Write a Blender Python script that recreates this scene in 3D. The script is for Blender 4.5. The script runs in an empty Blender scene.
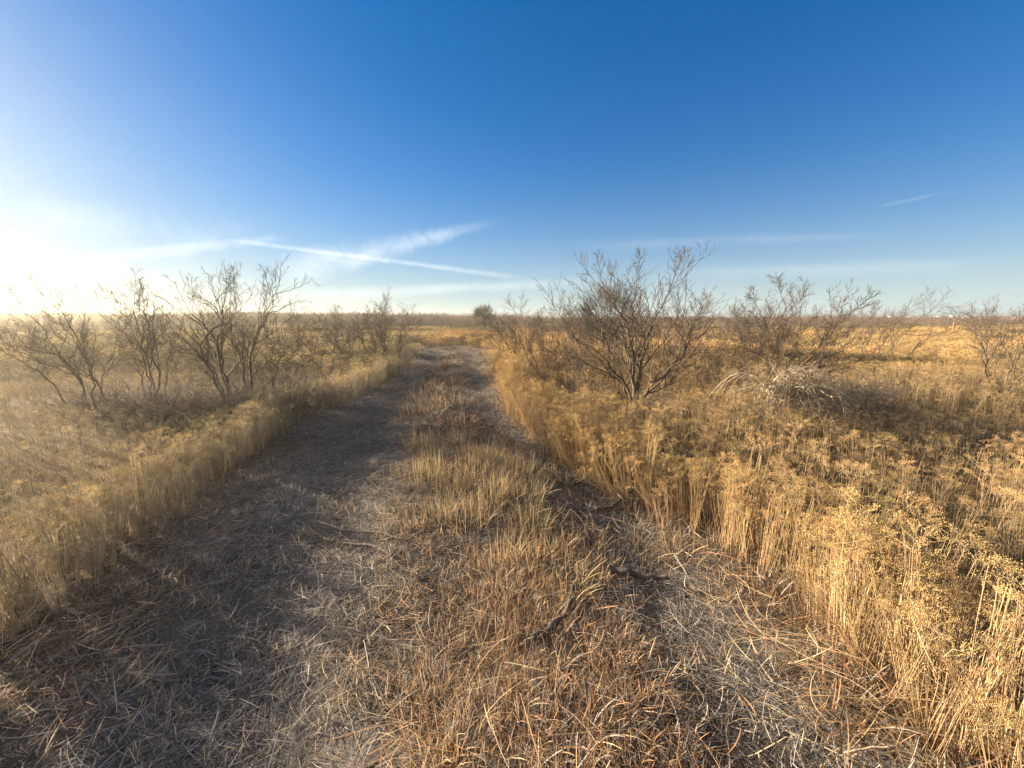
import bpy, math
import numpy as np
from mathutils import Vector

RNG = np.random.default_rng(7)
R = math.radians
scene = bpy.context.scene
col = scene.collection

# ------------------------------------------------------------------ camera model
W, H = 1024, 768
F_PX = 385.0
PITCH = R(9.7)
CAM_H = 1.62
HAZE = .0013
SUN_AZ = R(-66.0)          # left of the view direction (+Y)
SUN_EL = R(13.5)

def at(px, py, y):
    """world point on the picture ray (px, py) at forward distance y"""
    a = (px - W / 2) / F_PX
    b = -(py - H / 2) / F_PX
    dy = math.cos(PITCH) + b * math.sin(PITCH)
    dz = -math.sin(PITCH) + b * math.cos(PITCH)
    s = y / dy
    return np.array([a * s, y, CAM_H + dz * s])

# ------------------------------------------------------------------ small helpers
def tag(o, label=None, cat=None, group=None, kind=None):
    if label: o['label'] = label
    if cat: o['category'] = cat
    if group: o['group'] = group
    if kind: o['kind'] = kind
    return o

def empty(name, loc, rz=0.0, sc=1.0):
    o = bpy.data.objects.new(name, None)
    o.empty_display_size = 0.2
    o.location = loc
    o.rotation_euler = (0, 0, rz)
    o.scale = (sc, sc, sc)
    col.objects.link(o)
    return o

class Geo:
    """collects vertices, faces and vertex colours; becomes ONE mesh"""
    def __init__(self):
        self.v, self.q, self.t, self.c, self.n = [], [], [], [], 0
    def add(self, v, quads=None, tris=None, c=None):
        v = np.asarray(v, float).reshape(-1, 3)
        if quads is not None and len(quads): self.q.append(np.asarray(quads, int).reshape(-1, 4) + self.n)
        if tris is not None and len(tris): self.t.append(np.asarray(tris, int).reshape(-1, 3) + self.n)
        if c is None: c = np.ones((len(v), 3)) * .3
        c = np.broadcast_to(np.asarray(c, float), (len(v), 3))
        self.v.append(v); self.c.append(c); self.n += len(v)
        return self
    def merge(self, g, off=(0, 0, 0), rz=0.0, sc=1.0):
        if not g.n: return self
        v, q, t, c = g.arrays()
        cs, sn = math.cos(rz), math.sin(rz)
        m = np.array([[cs, -sn, 0], [sn, cs, 0], [0, 0, 1]])
        return self.add((v * sc) @ m.T + np.asarray(off), q, t, c)
    def arrays(self):
        v = np.concatenate(self.v)
        q = np.concatenate(self.q) if self.q else np.zeros((0, 4), int)
        t = np.concatenate(self.t) if self.t else np.zeros((0, 3), int)
        return v, q, t, np.concatenate(self.c)
    def mesh(self, name, mat, smooth=False):
        v, q, t, c = self.arrays()
        me = bpy.data.meshes.new(name)
        me.vertices.add(len(v)); me.vertices.foreach_set('co', v.astype(np.float32).ravel())
        nl = q.size + t.size
        me.loops.add(nl)
        me.loops.foreach_set('vertex_index', np.concatenate([q.ravel(), t.ravel()]).astype(np.int32))
        me.polygons.add(len(q) + len(t))
        st = np.concatenate([np.arange(len(q)) * 4, q.size + np.arange(len(t)) * 3]).astype(np.int32)
        me.polygons.foreach_set('loop_start', st)
        if smooth: me.polygons.foreach_set('use_smooth', np.ones(len(q) + len(t), bool))
        a = me.color_attributes.new('Col', 'FLOAT_COLOR', 'POINT')
        a.data.foreach_set('color', np.c_[c, np.ones(len(c))].astype(np.float32).ravel())
        me.update(); me.validate()
        if mat: me.materials.append(mat)
        return me
    def obj(self, name, mat, parent=None, smooth=False):
        o = bpy.data.objects.new(name, self.mesh(name, mat, smooth))
        col.objects.link(o)
        if parent: o.parent = parent
        return o

def unit(a):
    return a / np.maximum(np.linalg.norm(a, axis=-1, keepdims=True), 1e-9)

def tubes(g, P, Rd, k=4, c=(.3, .2, .1), cap=False):
    """P (N,S,3) polylines, Rd (N,S) radii"""
    P = np.asarray(P, float); Rd = np.asarray(Rd, float)
    N, S, _ = P.shape
    T = unit(np.gradient(P, axis=1))
    ref = np.where(np.abs(T[..., 2:3]) > .9, np.array([1., 0, 0]), np.array([0, 0, 1.]))
    A = unit(np.cross(T, ref)); B = np.cross(T, A)
    th = np.arange(k) / k * 2 * np.pi
    V = P[:, :, None] + Rd[:, :, None, None] * (A[:, :, None] * np.cos(th)[:, None] + B[:, :, None] * np.sin(th)[:, None])
    base = (np.arange(N) * S * k)[:, None, None] + (np.arange(S - 1) * k)[None, :, None]
    j = np.arange(k); j2 = (j + 1) % k
    q = np.stack([base + j, base + j2, base + k + j2, base + k + j], -1).reshape(-1, 4)
    if np.ndim(c) == 2: c = np.repeat(np.asarray(c), S * k, axis=0)
    elif np.ndim(c) == 3: c = np.repeat(np.asarray(c).reshape(-1, 3), k, axis=0)
    g.add(V, q, None, c)
    if cap:
        n0 = g.n
        for i in range(N):
            for s, sgn in ((0, 1), (S - 1, -1)):
                ring = V[i, s]
                cc = c if np.ndim(c) == 1 else np.asarray(g.c[-1])[0]
                t = [(0, 1 + (m + (sgn > 0)) % k, 1 + (m + (sgn < 0)) % k) for m in range(k)]
                g.add(np.vstack([P[i, s][None], ring]), None, t, cc)

def strips(g, P, Wd, side, c):
    """flat blades: P (N,S,3), Wd (N,S) half widths, side (N,3)"""
    P = np.asarray(P, float); N, S, _ = P.shape
    V = np.stack([P - side[:, None] * Wd[..., None], P + side[:, None] * Wd[..., None]], 2)
    base = (np.arange(N) * S * 2)[:, None] + np.arange(S - 1)[None] * 2
    q = np.stack([base, base + 1, base + 3, base + 2], -1).reshape(-1, 4)
    if np.ndim(c) == 2: c = np.repeat(np.asarray(c), S * 2, axis=0)
    elif np.ndim(c) == 3: c = np.repeat(np.asarray(c).reshape(-1, 3), 2, axis=0)
    g.add(V, q, None, c)

OCT_V = np.array([[1, 0, 0], [-1, 0, 0], [0, 1, 0], [0, -1, 0], [0, 0, 1], [0, 0, -1]], float)
OCT_T = np.array([[0, 2, 4], [2, 1, 4], [1, 3, 4], [3, 0, 4], [2, 0, 5], [1, 2, 5], [3, 1, 5], [0, 3, 5]])
def heads(g, P, r, c):
    N = len(P)
    s = r[:, None, None] * RNG.uniform(.65, 1.35, (N, 1, 3))
    a = RNG.uniform(0, 6.28, N); ca, sa = np.cos(a), np.sin(a)
    ov = OCT_V[None] * s
    x = ov[..., 0] * ca[:, None] - ov[..., 1] * sa[:, None]
    y = ov[..., 0] * sa[:, None] + ov[..., 1] * ca[:, None]
    V = np.stack([x, y, ov[..., 2]], -1) + P[:, None]
    t = (OCT_T[None] + (np.arange(N) * 6)[:, None, None]).reshape(-1, 3)
    g.add(V, None, t, np.repeat(c, 6, axis=0))

def jit(base, n, amt=.25):
    base = np.asarray(base, float)
    k = RNG.uniform(1 - amt, 1 + amt, (n, 1))
    return np.clip(base * k * RNG.uniform(.94, 1.06, (n, 3)), 0, 1)

# ------------------------------------------------------------------ materials
def new_mat(name):
    m = bpy.data.materials.new(name); m.use_nodes = True
    nt = m.node_tree; nt.nodes.clear()
    return m, nt, nt.nodes.new, nt.links.new

def plant_mat(name, trans=.3, var=.35, rough=.75, gain=1.0, hue=.03):
    """colour from the plant's own vertex colours, varied from plant to plant"""
    m, nt, N, L = new_mat(name)
    at_ = N('ShaderNodeAttribute'); at_.attribute_name = 'Col'
    oi = N('ShaderNodeObjectInfo')
    mr = N('ShaderNodeMapRange'); mr.inputs['To Min'].default_value = gain * (1 - var); mr.inputs['To Max'].default_value = gain * (1 + var)
    L(oi.outputs['Random'], mr.inputs['Value'])
    mh = N('ShaderNodeMath'); mh.operation = 'MULTIPLY'; mh.inputs[1].default_value = 7.31
    mf = N('ShaderNodeMath'); mf.operation = 'FRACT'
    L(oi.outputs['Random'], mh.inputs[0]); L(mh.outputs[0], mf.inputs[0])
    mr2 = N('ShaderNodeMapRange'); mr2.inputs['To Min'].default_value = .5 - hue; mr2.inputs['To Max'].default_value = .5 + hue
    L(mf.outputs[0], mr2.inputs['Value'])
    hs = N('ShaderNodeHueSaturation')
    L(at_.outputs['Color'], hs.inputs['Color']); L(mr.outputs[0], hs.inputs['Value']); L(mr2.outputs[0], hs.inputs['Hue'])
    d = N('ShaderNodeBsdfPrincipled'); d.inputs['Roughness'].default_value = rough
    d.inputs['Specular IOR Level'].default_value = .25
    L(hs.outputs[0], d.inputs['Base Color'])
    t = N('ShaderNodeBsdfTranslucent'); L(hs.outputs[0], t.inputs['Color'])
    mx = N('ShaderNodeMixShader'); mx.inputs[0].default_value = trans
    L(d.outputs[0], mx.inputs[1]); L(t.outputs[0], mx.inputs[2])
    o = N('ShaderNodeOutputMaterial'); L(mx.outputs[0], o.inputs['Surface'])
    return m

def bark_mat(name, c1, c2, scale=30):
    m, nt, N, L = new_mat(name)
    tc = N('ShaderNodeTexCoord')
    mp = N('ShaderNodeMapping'); mp.inputs['Scale'].default_value = (1, 1, .25)
    L(tc.outputs['Object'], mp.inputs[0])
    n = N('ShaderNodeTexNoise'); n.inputs['Scale'].default_value = scale; n.inputs['Detail'].default_value = 5
    L(mp.outputs[0], n.inputs['Vector'])
    r = N('ShaderNodeValToRGB'); r.color_ramp.elements[0].position = .35; r.color_ramp.elements[1].position = .7
    r.color_ramp.elements[0].color = (*c1, 1); r.color_ramp.elements[1].color = (*c2, 1)
    L(n.outputs['Fac'], r.inputs[0])
    b = N('ShaderNodeBump'); b.inputs['Strength'].default_value = .6; b.inputs['Distance'].default_value = .01
    L(n.outputs['Fac'], b.inputs['Height'])
    p = N('ShaderNodeBsdfPrincipled'); p.inputs['Roughness'].default_value = .85; p.inputs['Specular IOR Level'].default_value = .2
    L(r.outputs[0], p.inputs['Base Color']); L(b.outputs[0], p.inputs['Normal'])
    o = N('ShaderNodeOutputMaterial'); L(p.outputs[0], o.inputs['Surface'])
    return m

def ground_mat(name, cols, scales=(0.6, 9, 90)):
    m, nt, N, L = new_mat(name)
    tc = N('ShaderNodeTexCoord')
    prev = None
    nz = []
    for s in scales:
        n = N('ShaderNodeTexNoise'); n.inputs['Scale'].default_value = s; n.inputs['Detail'].default_value = 6; n.inputs['Roughness'].default_value = .65
        L(tc.outputs['Object'], n.inputs['Vector']); nz.append(n)
    r = N('ShaderNodeValToRGB'); r.color_ramp.elements[0].position = .3; r.color_ramp.elements[1].position = .72
    r.color_ramp.elements[0].color = (*cols[0], 1); r.color_ramp.elements[1].color = (*cols[1], 1)
    L(nz[0].outputs['Fac'], r.inputs[0])
    r2 = N('ShaderNodeValToRGB'); r2.color_ramp.elements[0].position = .35; r2.color_ramp.elements[1].position = .7
    r2.color_ramp.elements[0].color = (*cols[2], 1); r2.color_ramp.elements[1].color = (*cols[3], 1)
    L(nz[1].outputs['Fac'], r2.inputs[0])
    mx = N('ShaderNodeMix'); mx.data_type = 'RGBA'; mx.inputs[0].default_value = .55
    L(r.outputs[0], mx.inputs[6]); L(r2.outputs[0], mx.inputs[7])
    bsum = N('ShaderNodeMath'); bsum.operation = 'ADD'
    L(nz[1].outputs['Fac'], bsum.inputs[0]); L(nz[2].outputs['Fac'], bsum.inputs[1])
    b = N('ShaderNodeBump'); b.inputs['Strength'].default_value = .8; b.inputs['Distance'].default_value = .03
    L(bsum.outputs[0], b.inputs['Height'])
    p = N('ShaderNodeBsdfPrincipled'); p.inputs['Roughness'].default_value = .95; p.inputs['Specular IOR Level'].default_value = .1
    L(mx.outputs[2], p.inputs['Base Color']); L(b.outputs[0], p.inputs['Normal'])
    o = N('ShaderNodeOutputMaterial'); L(p.outputs[0], o.inputs['Surface'])
    return m

M_WEED = plant_mat('dry_weed', trans=.38, var=.38, hue=.012)
M_STRAW = plant_mat('dry_straw', trans=.3, var=.3, hue=.012)
M_TWIG = plant_mat('grey_twig', trans=.15, var=.2, hue=.01)
M_PALE = bark_mat('bleached_wood', (.30, .235, .155), (.56, .45, .315))
M_BARK = bark_mat('mesquite_bark', (.065, .05, .038), (.20, .155, .115))
M_BUSH = bark_mat('brush_bark', (.10, .08, .066), (.26, .205, .165))
M_DARK = bark_mat('weathered_log', (.04, .033, .028), (.15, .122, .1), 22)
M_GROUND = ground_mat('field_soil', ((.09, .06, .03), (.20, .13, .055), (.07, .05, .03), (.22, .15, .07)))
M_PATH = ground_mat('trail_soil', ((.07, .062, .055), (.20, .18, .16), (.045, .04, .036), (.26, .235, .21)))

# ------------------------------------------------------------------ terrain
YL = np.array([(-6, -2.1), (1.0, -2.45), (1.64, -2.5), (3, -2.75), (5.6, -3.3), (7.5, -3.2), (11, -3.1), (15, -3.5), (18.5, -4.2), (21, -5.6), (23, -8), (26, -14), (28, -22), (30, -31)])
YR = np.array([(-6, 1.4), (1.2, 1.52), (1.8, 1.49), (2.7, 1.36), (3.4, .92), (4.3, .4), (6, .02), (10, -.4), (15, -.95), (19.6, -1.75), (22, -3), (25, -7), (27, -12), (30, -22)])
RL = np.array([(-6, -.8), (1, -1.15), (2.35, -1.45), (3.65, -1.8), (6.6, -2.2), (13.2, -2.75), (18, -3.5), (21, -4.7), (23, -7), (26, -12), (30, -28)])
RR = np.array([(-6, .9), (1.2, .93), (2, .95), (2.7, .8), (4.9, .0), (7.5, -.62), (10, -.85), (15, -1.55), (19, -2.3), (22, -3.8), (25, -8), (30, -25)])
def xl(y): return np.interp(y, YL[:, 0], YL[:, 1])
def xr(y): return np.interp(y, YR[:, 0], YR[:, 1])
def rl(y): return np.interp(y, RL[:, 0], RL[:, 1])
def rr(y): return np.interp(y, RR[:, 0], RR[:, 1])
def hz(x, y):
    x = np.asarray(x, float); y = np.asarray(y, float)
    z = .035 * np.sin(.9 * x + .4 * y) + .03 * np.sin(1.7 * y - .8 * x + 1) + .02 * np.sin(3.1 * x + 2.3 * y)
    far = np.clip((np.hypot(x, y) - 12) / 40, 0, 1)
    z = z * (1 + .5 * far) + far * .22 * np.sin(.11 * x + .07 * y + 1.2)
    near = np.clip((26 - y) / 4, 0, 1)
    z = z - near * .10 * np.exp(-((x - rl(y)) / .45) ** 2) - near * .06 * np.exp(-((x - rr(y)) / .3) ** 2)
    return z
def noise2(x, y, seed=0):
    """cheap smooth value noise, about -1..1"""
    r = np.random.default_rng(100 + seed)
    out = np.zeros_like(np.asarray(x, float))
    for f, a in ((1, .5), (2.1, .3), (4.3, .2)):
        for _ in range(3):
            th = r.uniform(0, 6.28); ph = r.uniform(0, 6.28)
            out = out + a / 1.6 * np.sin(f * (x * math.cos(th) + y * math.sin(th)) + ph + 1.3 * np.sin(f * .6 * (y * math.cos(th) - x * math.sin(th)) + ph * 2))
    return out

def build_ground():
    ys = np.concatenate([np.arange(-8, 12, .16), np.arange(12, 30, .5), np.geomspace(30, 2600, 46)])
    tl = np.concatenate([-np.geomspace(2600, .5, 60), [0]])
    tp = np.linspace(0, 1, 44)
    tr = np.concatenate([[0], np.geomspace(.5, 2600, 60)])
    rows = []
    for y in ys:
        a, b = float(xl(y)), float(xr(y))
        if y > 29.9: a, b = -31., -22.
        rows.append(np.concatenate([a + tl, a + (b - a) * tp[1:-1], b + tr]))
    X = np.array(rows); Y = np.repeat(ys[:, None], X.shape[1], 1)
    Z = hz(X, Y)
    Z = Z * np.clip(1 - (np.hypot(X, Y) - 200) / 400, 0, 1)
    n = X.shape[1]
    V = np.stack([X, Y, Z], -1)
    i, j = np.meshgrid(np.arange(len(ys) - 1), np.arange(n - 1), indexing='ij')
    q = np.stack([i * n + j, i * n + j + 1, (i + 1) * n + j + 1, (i + 1) * n + j], -1)
    isp = (j >= len(tl) - 1) & (j < len(tl) - 1 + len(tp) - 1) & (ys[i] < 29.8)
    # back of the field behind the camera: a coarse apron
    g = Geo(); g.add(V.reshape(-1, 3), q[~isp])
    g.add([(-2600, -2600, -.05), (2600, -2600, -.05), (2600, -8, -.05), (-2600, -8, -.05)], [(0, 1, 2, 3)])
    o = g.obj('ground', M_GROUND, smooth=True); tag(o, 'brown dry soil of the open field', 'ground', kind='structure')
    g = Geo(); g.add(V.reshape(-1, 3), q[isp])
    v, qq, t, c = g.arrays()
    used = np.unique(qq); remap = np.zeros(len(v), int); remap[used] = np.arange(len(used))
    g2 = Geo(); g2.add(v[used], remap[qq])
    o = g2.obj('path', M_PATH, smooth=True); tag(o, 'two-track trail of grey trampled soil through the field', 'path', kind='structure')
build_ground()

# ------------------------------------------------------------------ scatter (for the uncountable ground cover only)
PROTO = {}
def protos(key, geos, mat):
    c = bpy.data.collections.new(key)
    for i, g in enumerate(geos):
        o = bpy.data.objects.new('%s_%02d' % (key, i), g.mesh(key, mat))
        c.objects.link(o)
    PROTO[key] = (c, len(geos))
    return c

def scatter(name, key, P, yaw, scl, idx, tilt=None):
    c, n = PROTO[key]
    N = len(P)
    me = bpy.data.meshes.new(name)
    me.vertices.add(N); me.vertices.foreach_set('co', np.asarray(P, np.float32).ravel())
    a = me.attributes.new('rot', 'FLOAT_VECTOR', 'POINT')
    rot = np.zeros((N, 3)); rot[:, 2] = yaw
    if tilt is not None: rot[:, :2] = tilt
    a.data.foreach_set('vector', rot.astype(np.float32).ravel())
    a = me.attributes.new('scl', 'FLOAT_VECTOR', 'POINT')
    scl = np.asarray(scl, float)
    if scl.ndim == 1: scl = np.repeat(scl[:, None], 3, 1)
    a.data.foreach_set('vector', scl.astype(np.float32).ravel())
    a = me.attributes.new('idx', 'INT', 'POINT'); a.data.foreach_set('value', np.asarray(idx, np.int32))
    o = bpy.data.objects.new(name, me); col.objects.link(o)
    nt = bpy.data.node_groups.new(name + '_scatter', 'GeometryNodeTree')
    nt.interface.new_socket('Geometry', in_out='INPUT', socket_type='NodeSocketGeometry')
    nt.interface.new_socket('Geometry', in_out='OUTPUT', socket_type='NodeSocketGeometry')
    N_ = nt.nodes.new; L = nt.links.new
    gi, go = N_('NodeGroupInput'), N_('NodeGroupOutput')
    ip = N_('GeometryNodeInstanceOnPoints')
    ci = N_('GeometryNodeCollectionInfo'); ci.inputs['Collection'].default_value = c
    ci.inputs['Separate Children'].default_value = True; ci.inputs['Reset Children'].default_value = True
    ip.inputs['Pick Instance'].default_value = True
    def named(nm, ty):
        q = N_('GeometryNodeInputNamedAttribute'); q.data_type = ty; q.inputs['Name'].default_value = nm
        return q.outputs['Attribute']
    L(gi.outputs[0], ip.inputs['Points']); L(ci.outputs[0], ip.inputs['Instance'])
    L(named('idx', 'INT'), ip.inputs['Instance Index'])
    L(named('rot', 'FLOAT_VECTOR'), ip.inputs['Rotation'])
    L(named('scl', 'FLOAT_VECTOR'), ip.inputs['Scale'])
    L(ip.outputs[0], go.inputs[0])
    md = o.modifiers.new('scatter', 'NODES'); md.node_group = nt
    return o

def in_view(x, y, pad=1.5, back=1.0):
    """keep what the lens, or a step to either side of it, could see or what throws shade into it"""
    return (y > -back) & (np.abs(x) < (np.maximum(y, 0) * 1.40 + pad + 1.6)) 

# ------------------------------------------------------------------ weeds
HEAD = (.64, .46, .215); STEM = (.52, .395, .23)
def broomweed(h=.66, fork=(.62, .8), top=.2, lo=.88, spread=.17, ncl=9, per=30, nst=5, dark=1.0, k=3, head_r=.0020, cl_r=.036):
    """several wiry stems from one root, forking high up into flat-topped clusters of tiny dry flower heads"""
    g = Geo()
    head = np.array(HEAD) * dark; stem = np.array(STEM) * (dark ** .6)
    lean = RNG.normal(0, .07, 2) * h
    tops, st_P, st_R = [], [], []
    for m in range(nst):
        a = RNG.uniform(0, 6.28); rad = spread * .55 * math.sqrt(RNG.uniform(.02, 1))
        b = np.array([math.cos(a) * .03, math.sin(a) * .03, 0]) * RNG.uniform(.2, 1.6)
        t = np.array([lean[0] + rad * math.cos(a), lean[1] + rad * math.sin(a), h * RNG.uniform(*fork)])
        q = b + (t - b) * np.linspace(0, 1, 4)[:, None] + RNG.normal(0, .007, (4, 3)) * [1, 1, 0]
        st_P.append(q); st_R.append(np.linspace(.0021, .0014, 4) * RNG.uniform(.75, 1.3)); tops.append(q)
    tubes(g, st_P, st_R, k, jit(stem, nst, .28))
    br, brr, tp, tpr, hp = [], [], [], [], []
    for i in range(ncl):
        q = tops[i % nst]; u = RNG.uniform(.55, 1); p0 = q[2] + (q[3] - q[2]) * u if i >= nst else q[3]
        a = RNG.uniform(0, 6.28); rad = spread * math.sqrt(RNG.uniform(.02, 1))
        end = np.array([lean[0] + rad * math.cos(a), lean[1] + rad * math.sin(a), h * (1 - top * (rad / spread) ** 2) * RNG.uniform(lo, 1.0)])
        mid = p0 * .5 + end * .5 + RNG.normal(0, .008, 3)
        br.append(np.stack([p0, mid, end - [0, 0, .015]])); brr.append([.0013, .001, .0007])
        n = int(per * RNG.uniform(.6, 1.3)); R_ = cl_r * RNG.uniform(.7, 1.3)
        aa = RNG.uniform(0, 6.28, n); rr_ = R_ * np.sqrt(RNG.uniform(0, 1, n))
        e = end + np.stack([rr_ * np.cos(aa), rr_ * np.sin(aa), .012 - (rr_ / R_) ** 2 * .016 + RNG.normal(0, .006, n)], -1)
        hp.append(e)
        for p1 in e[::3]:
            tp.append(np.stack([mid * .35 + end * .65 - [0, 0, .012], p1])); tpr.append([.0006, .0004])
    tubes(g, br, brr, k, jit(stem, len(br), .25))
    tubes(g, tp, tpr, 3, jit(stem * .5 + head * .5, len(tp), .3))
    hp = np.concatenate(hp)
    heads(g, hp, RNG.uniform(.7, 1.35, len(hp)) * head_r, jit(head, len(hp), .35))
    return g

def make_near():
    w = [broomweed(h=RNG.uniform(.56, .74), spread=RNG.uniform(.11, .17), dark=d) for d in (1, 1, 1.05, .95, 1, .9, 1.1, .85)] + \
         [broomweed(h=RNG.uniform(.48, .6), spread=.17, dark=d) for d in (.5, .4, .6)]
    w += [broomweed(h=RNG.uniform(.7, .84), spread=RNG.uniform(.08, .13), fork=(.76, .88), top=.1, lo=.9, ncl=9, per=26, nst=8, dark=d, head_r=.0022, cl_r=.028) for d in (1, .92, 1.06, .85, 1)]
    return w
GOLD_HEAD, GOLD_STEM = HEAD, STEM
GLARE_HEAD, GLARE_STEM = (.68, .56, .31), (.48, .41, .30)  # left-hand weeds: the veil of sun glare is mixed into the plant colour
protos('broomweed_plant', make_near(), M_WEED)
HEAD, STEM = GLARE_HEAD, GLARE_STEM
protos('glare_broomweed_plant', make_near(), M_WEED)
HEAD, STEM = GOLD_HEAD, GOLD_STEM
N_LIT, N_DRK_SHADE = 8, 3  # dark-toned plants: partly darker weeds, partly shadow patches put into the colour

def weed_patch(size, n, dark=1.0, hmul=1.0, hr=.0072, coarse=False):
    g = Geo()
    for _ in range(n):
        p = (RNG.uniform(-size / 2, size / 2), RNG.uniform(-size / 2, size / 2), 0)
        d = dark * RNG.uniform(.75, 1.2)
        if coarse: w = broomweed(h=RNG.uniform(.4, .75) * hmul, spread=.2, ncl=4, per=5, nst=2, dark=d, head_r=hr, cl_r=.07)
        else: w = broomweed(h=RNG.uniform(.42, .72) * hmul, spread=.17, ncl=7, per=9, nst=3, dark=d, head_r=hr, cl_r=.045)
        g.merge(w, p, RNG.uniform(0, 6.28), 1)
    return g
def make_patches():
    return [weed_patch(1.1, 22, d, .92) for d in (1, 1.05, .92)] + [weed_patch(1.1, 20, d, .85) for d in (.5, .42)]
protos('broomweed_patch', make_patches(), M_WEED)
HEAD, STEM = GLARE_HEAD, GLARE_STEM
protos('glare_broomweed_patch', make_patches(), M_WEED)
HEAD, STEM = GOLD_HEAD, GOLD_STEM
HEAD = (.58, .44, .23)
protos('meadow_patch', [weed_patch(4.2, 110, d, .85, .02, True) for d in (.84, .75, .64, .42)], M_WEED)

HEAD = GOLD_HEAD

def place_near(side):
    step = .165
    X, Y = np.meshgrid(np.arange(-16, 16, step), np.arange(-1.2, 11.5, step))
    x = X.ravel() + RNG.uniform(-.075, .075, X.size); y = Y.ravel() + RNG.uniform(-.075, .075, X.size)
    # the mown edge is crowded: extra plants in a narrow band
    ye = RNG.uniform(-1, 11, 1500); xe = (xl(ye) - RNG.uniform(-.06, .5, 1500)) if side < 0 else (xr(ye) + RNG.uniform(-.06, .5, 1500))
    x = np.r_[x, xe]; y = np.r_[y, ye]
    if side < 0: edge = xl(y) - x
    else: edge = x - xr(y)
    wob = .13 * noise2(x * 2.2, y * 2.2, 3) + .10 * RNG.normal(0, 1, x.size) * (RNG.uniform(0, 1, x.size) < .35)
    k = (edge + wob > .0) & in_view(x, y, 1.2, .8) & (np.hypot(x, y) > .95)
    n = noise2(x * .9, y * .9, 5 if side < 0 else 6)
    k &= RNG.uniform(0, 1, x.size) < np.clip(np.where(edge < .45, 1.1, .95) + .6 * n, .6 if side < 0 else .35, 1)
    x, y, n, edge = x[k], y[k], n[k], edge[k]
    dn = noise2(x * .8 + 3, y * .8, 9 if side > 0 else 8)
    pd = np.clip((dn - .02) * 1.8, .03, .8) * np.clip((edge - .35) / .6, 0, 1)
    idx = np.where(RNG.uniform(0, 1, x.size) < pd, RNG.integers(N_LIT, N_LIT + N_DRK_SHADE, x.size), RNG.integers(0, N_LIT, x.size))
    tallp = (edge < RNG.uniform(.15, .55, x.size)); idx = np.where(tallp, RNG.integers(N_LIT + N_DRK_SHADE, N_LIT + N_DRK_SHADE + 5, x.size), idx)
    h = (.66 if side < 0 else .85) * (1 + .15 * n + RNG.normal(0, .12, x.size)) * np.clip(1.0 - edge * .1, .82, 1.0)
    h = np.where(tallp, h * RNG.uniform(.74, 1.14, x.size) * np.clip(.84 + edge * 1.2, .6, 1.0), h)
    scl = np.stack([h * .98, h * .98, h], -1)
    # stems at the mown edge lean out over the trail
    e = np.clip(1 - edge / .5, 0, 1)
    tilt = np.stack([RNG.normal(0, .09, x.size), -side * e * np.abs(RNG.normal(.03, .12, x.size)) + RNG.normal(0, .09, x.size)], -1)
    bent = (edge < .35) & (RNG.uniform(0, 1, x.size) < .05)
    tilt[:, 1] = np.where(bent, -side * RNG.uniform(.4, .95, x.size), tilt[:, 1])
    yaw = RNG.uniform(0, 6.28, x.size)
    # tilt is applied in world axes first: keep yaw small enough not to undo it at the edge
    yaw = np.where(e > 0, RNG.uniform(-.6, .6, x.size), yaw)
    return np.stack([x, y, hz(x, y) - .01], -1), yaw, scl, idx, tilt

for side, nm, lab in ((-1, 'weeds', 'dry broomweed standing along the shaded left edge of the trail, pale yellow painted in for sun glare'), (1, 'weeds', 'dry golden broomweed standing along the sunlit right edge of the trail')):
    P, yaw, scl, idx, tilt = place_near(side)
    tag(scatter(nm, 'glare_broomweed_plant' if side < 0 else 'broomweed_plant', P, yaw, scl, idx, tilt), lab, 'weeds', kind='stuff')

def outside_path(x, y, m=.3):
    return (x < xl(y) - m) | (x > xr(y) + m) | (y > 21.5)

def place_patch(y0, y1, step, xmax, key, nidx, dark_from, seed, thin=0.0, zs=(0.9, 1.1)):
    X, Y = np.meshgrid(np.arange(-xmax, xmax, step), np.arange(y0, y1, step))
    x = X.ravel() + RNG.uniform(-.45, .45, X.size) * step; y = Y.ravel() + RNG.uniform(-.45, .45, X.size) * step
    k = in_view(x, y, 3, 0) & outside_path(x, y, step * .45)
    n = noise2(x * .22, y * .22, seed)
    k &= RNG.uniform(0, 1, x.size) > thin + .35 * np.clip(n - .1, 0, 1)
    x, y, n = x[k], y[k], n[k]
    dn = noise2(x * .3, y * .45, seed + 1)
    pd = np.clip((dn - .0) * 1.4, .03, .75)  # share of dark patches, raised to paint deeper shadow into the weeds
    idx = np.where(RNG.uniform(0, 1, x.size) < pd, RNG.integers(dark_from, nidx, x.size), RNG.integers(0, dark_from, x.size))
    s = RNG.uniform(*zs, x.size) * (1 + .18 * noise2(x * .35, y * .35, seed + 2))
    return np.stack([x, y, hz(x, y) - .01], -1), RNG.uniform(0, 6.28, x.size), np.stack([np.ones_like(s), np.ones_like(s), s], -1), idx

P, yaw, scl, idx = place_patch(11, 34, .85, 52, 'broomweed_patch', 5, 3, 21, .02)
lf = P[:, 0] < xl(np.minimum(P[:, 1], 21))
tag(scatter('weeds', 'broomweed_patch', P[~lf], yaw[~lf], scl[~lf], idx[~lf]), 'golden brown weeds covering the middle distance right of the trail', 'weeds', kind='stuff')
tag(scatter('weeds', 'glare_broomweed_patch', P[lf], yaw[lf], scl[lf], idx[lf]), 'weeds among the bare trees left of the trail, pale yellow painted in for sun glare', 'weeds', kind='stuff')
P, yaw, scl, idx = place_patch(33, 190, 3.3, 270, 'meadow_patch', 4, 3, 31, .0, (.75, 1.15))
tag(scatter('weeds', 'meadow_patch', P, yaw, scl, idx), 'tawny weeds of the far field below the brush line', 'weeds', kind='stuff')

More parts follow.
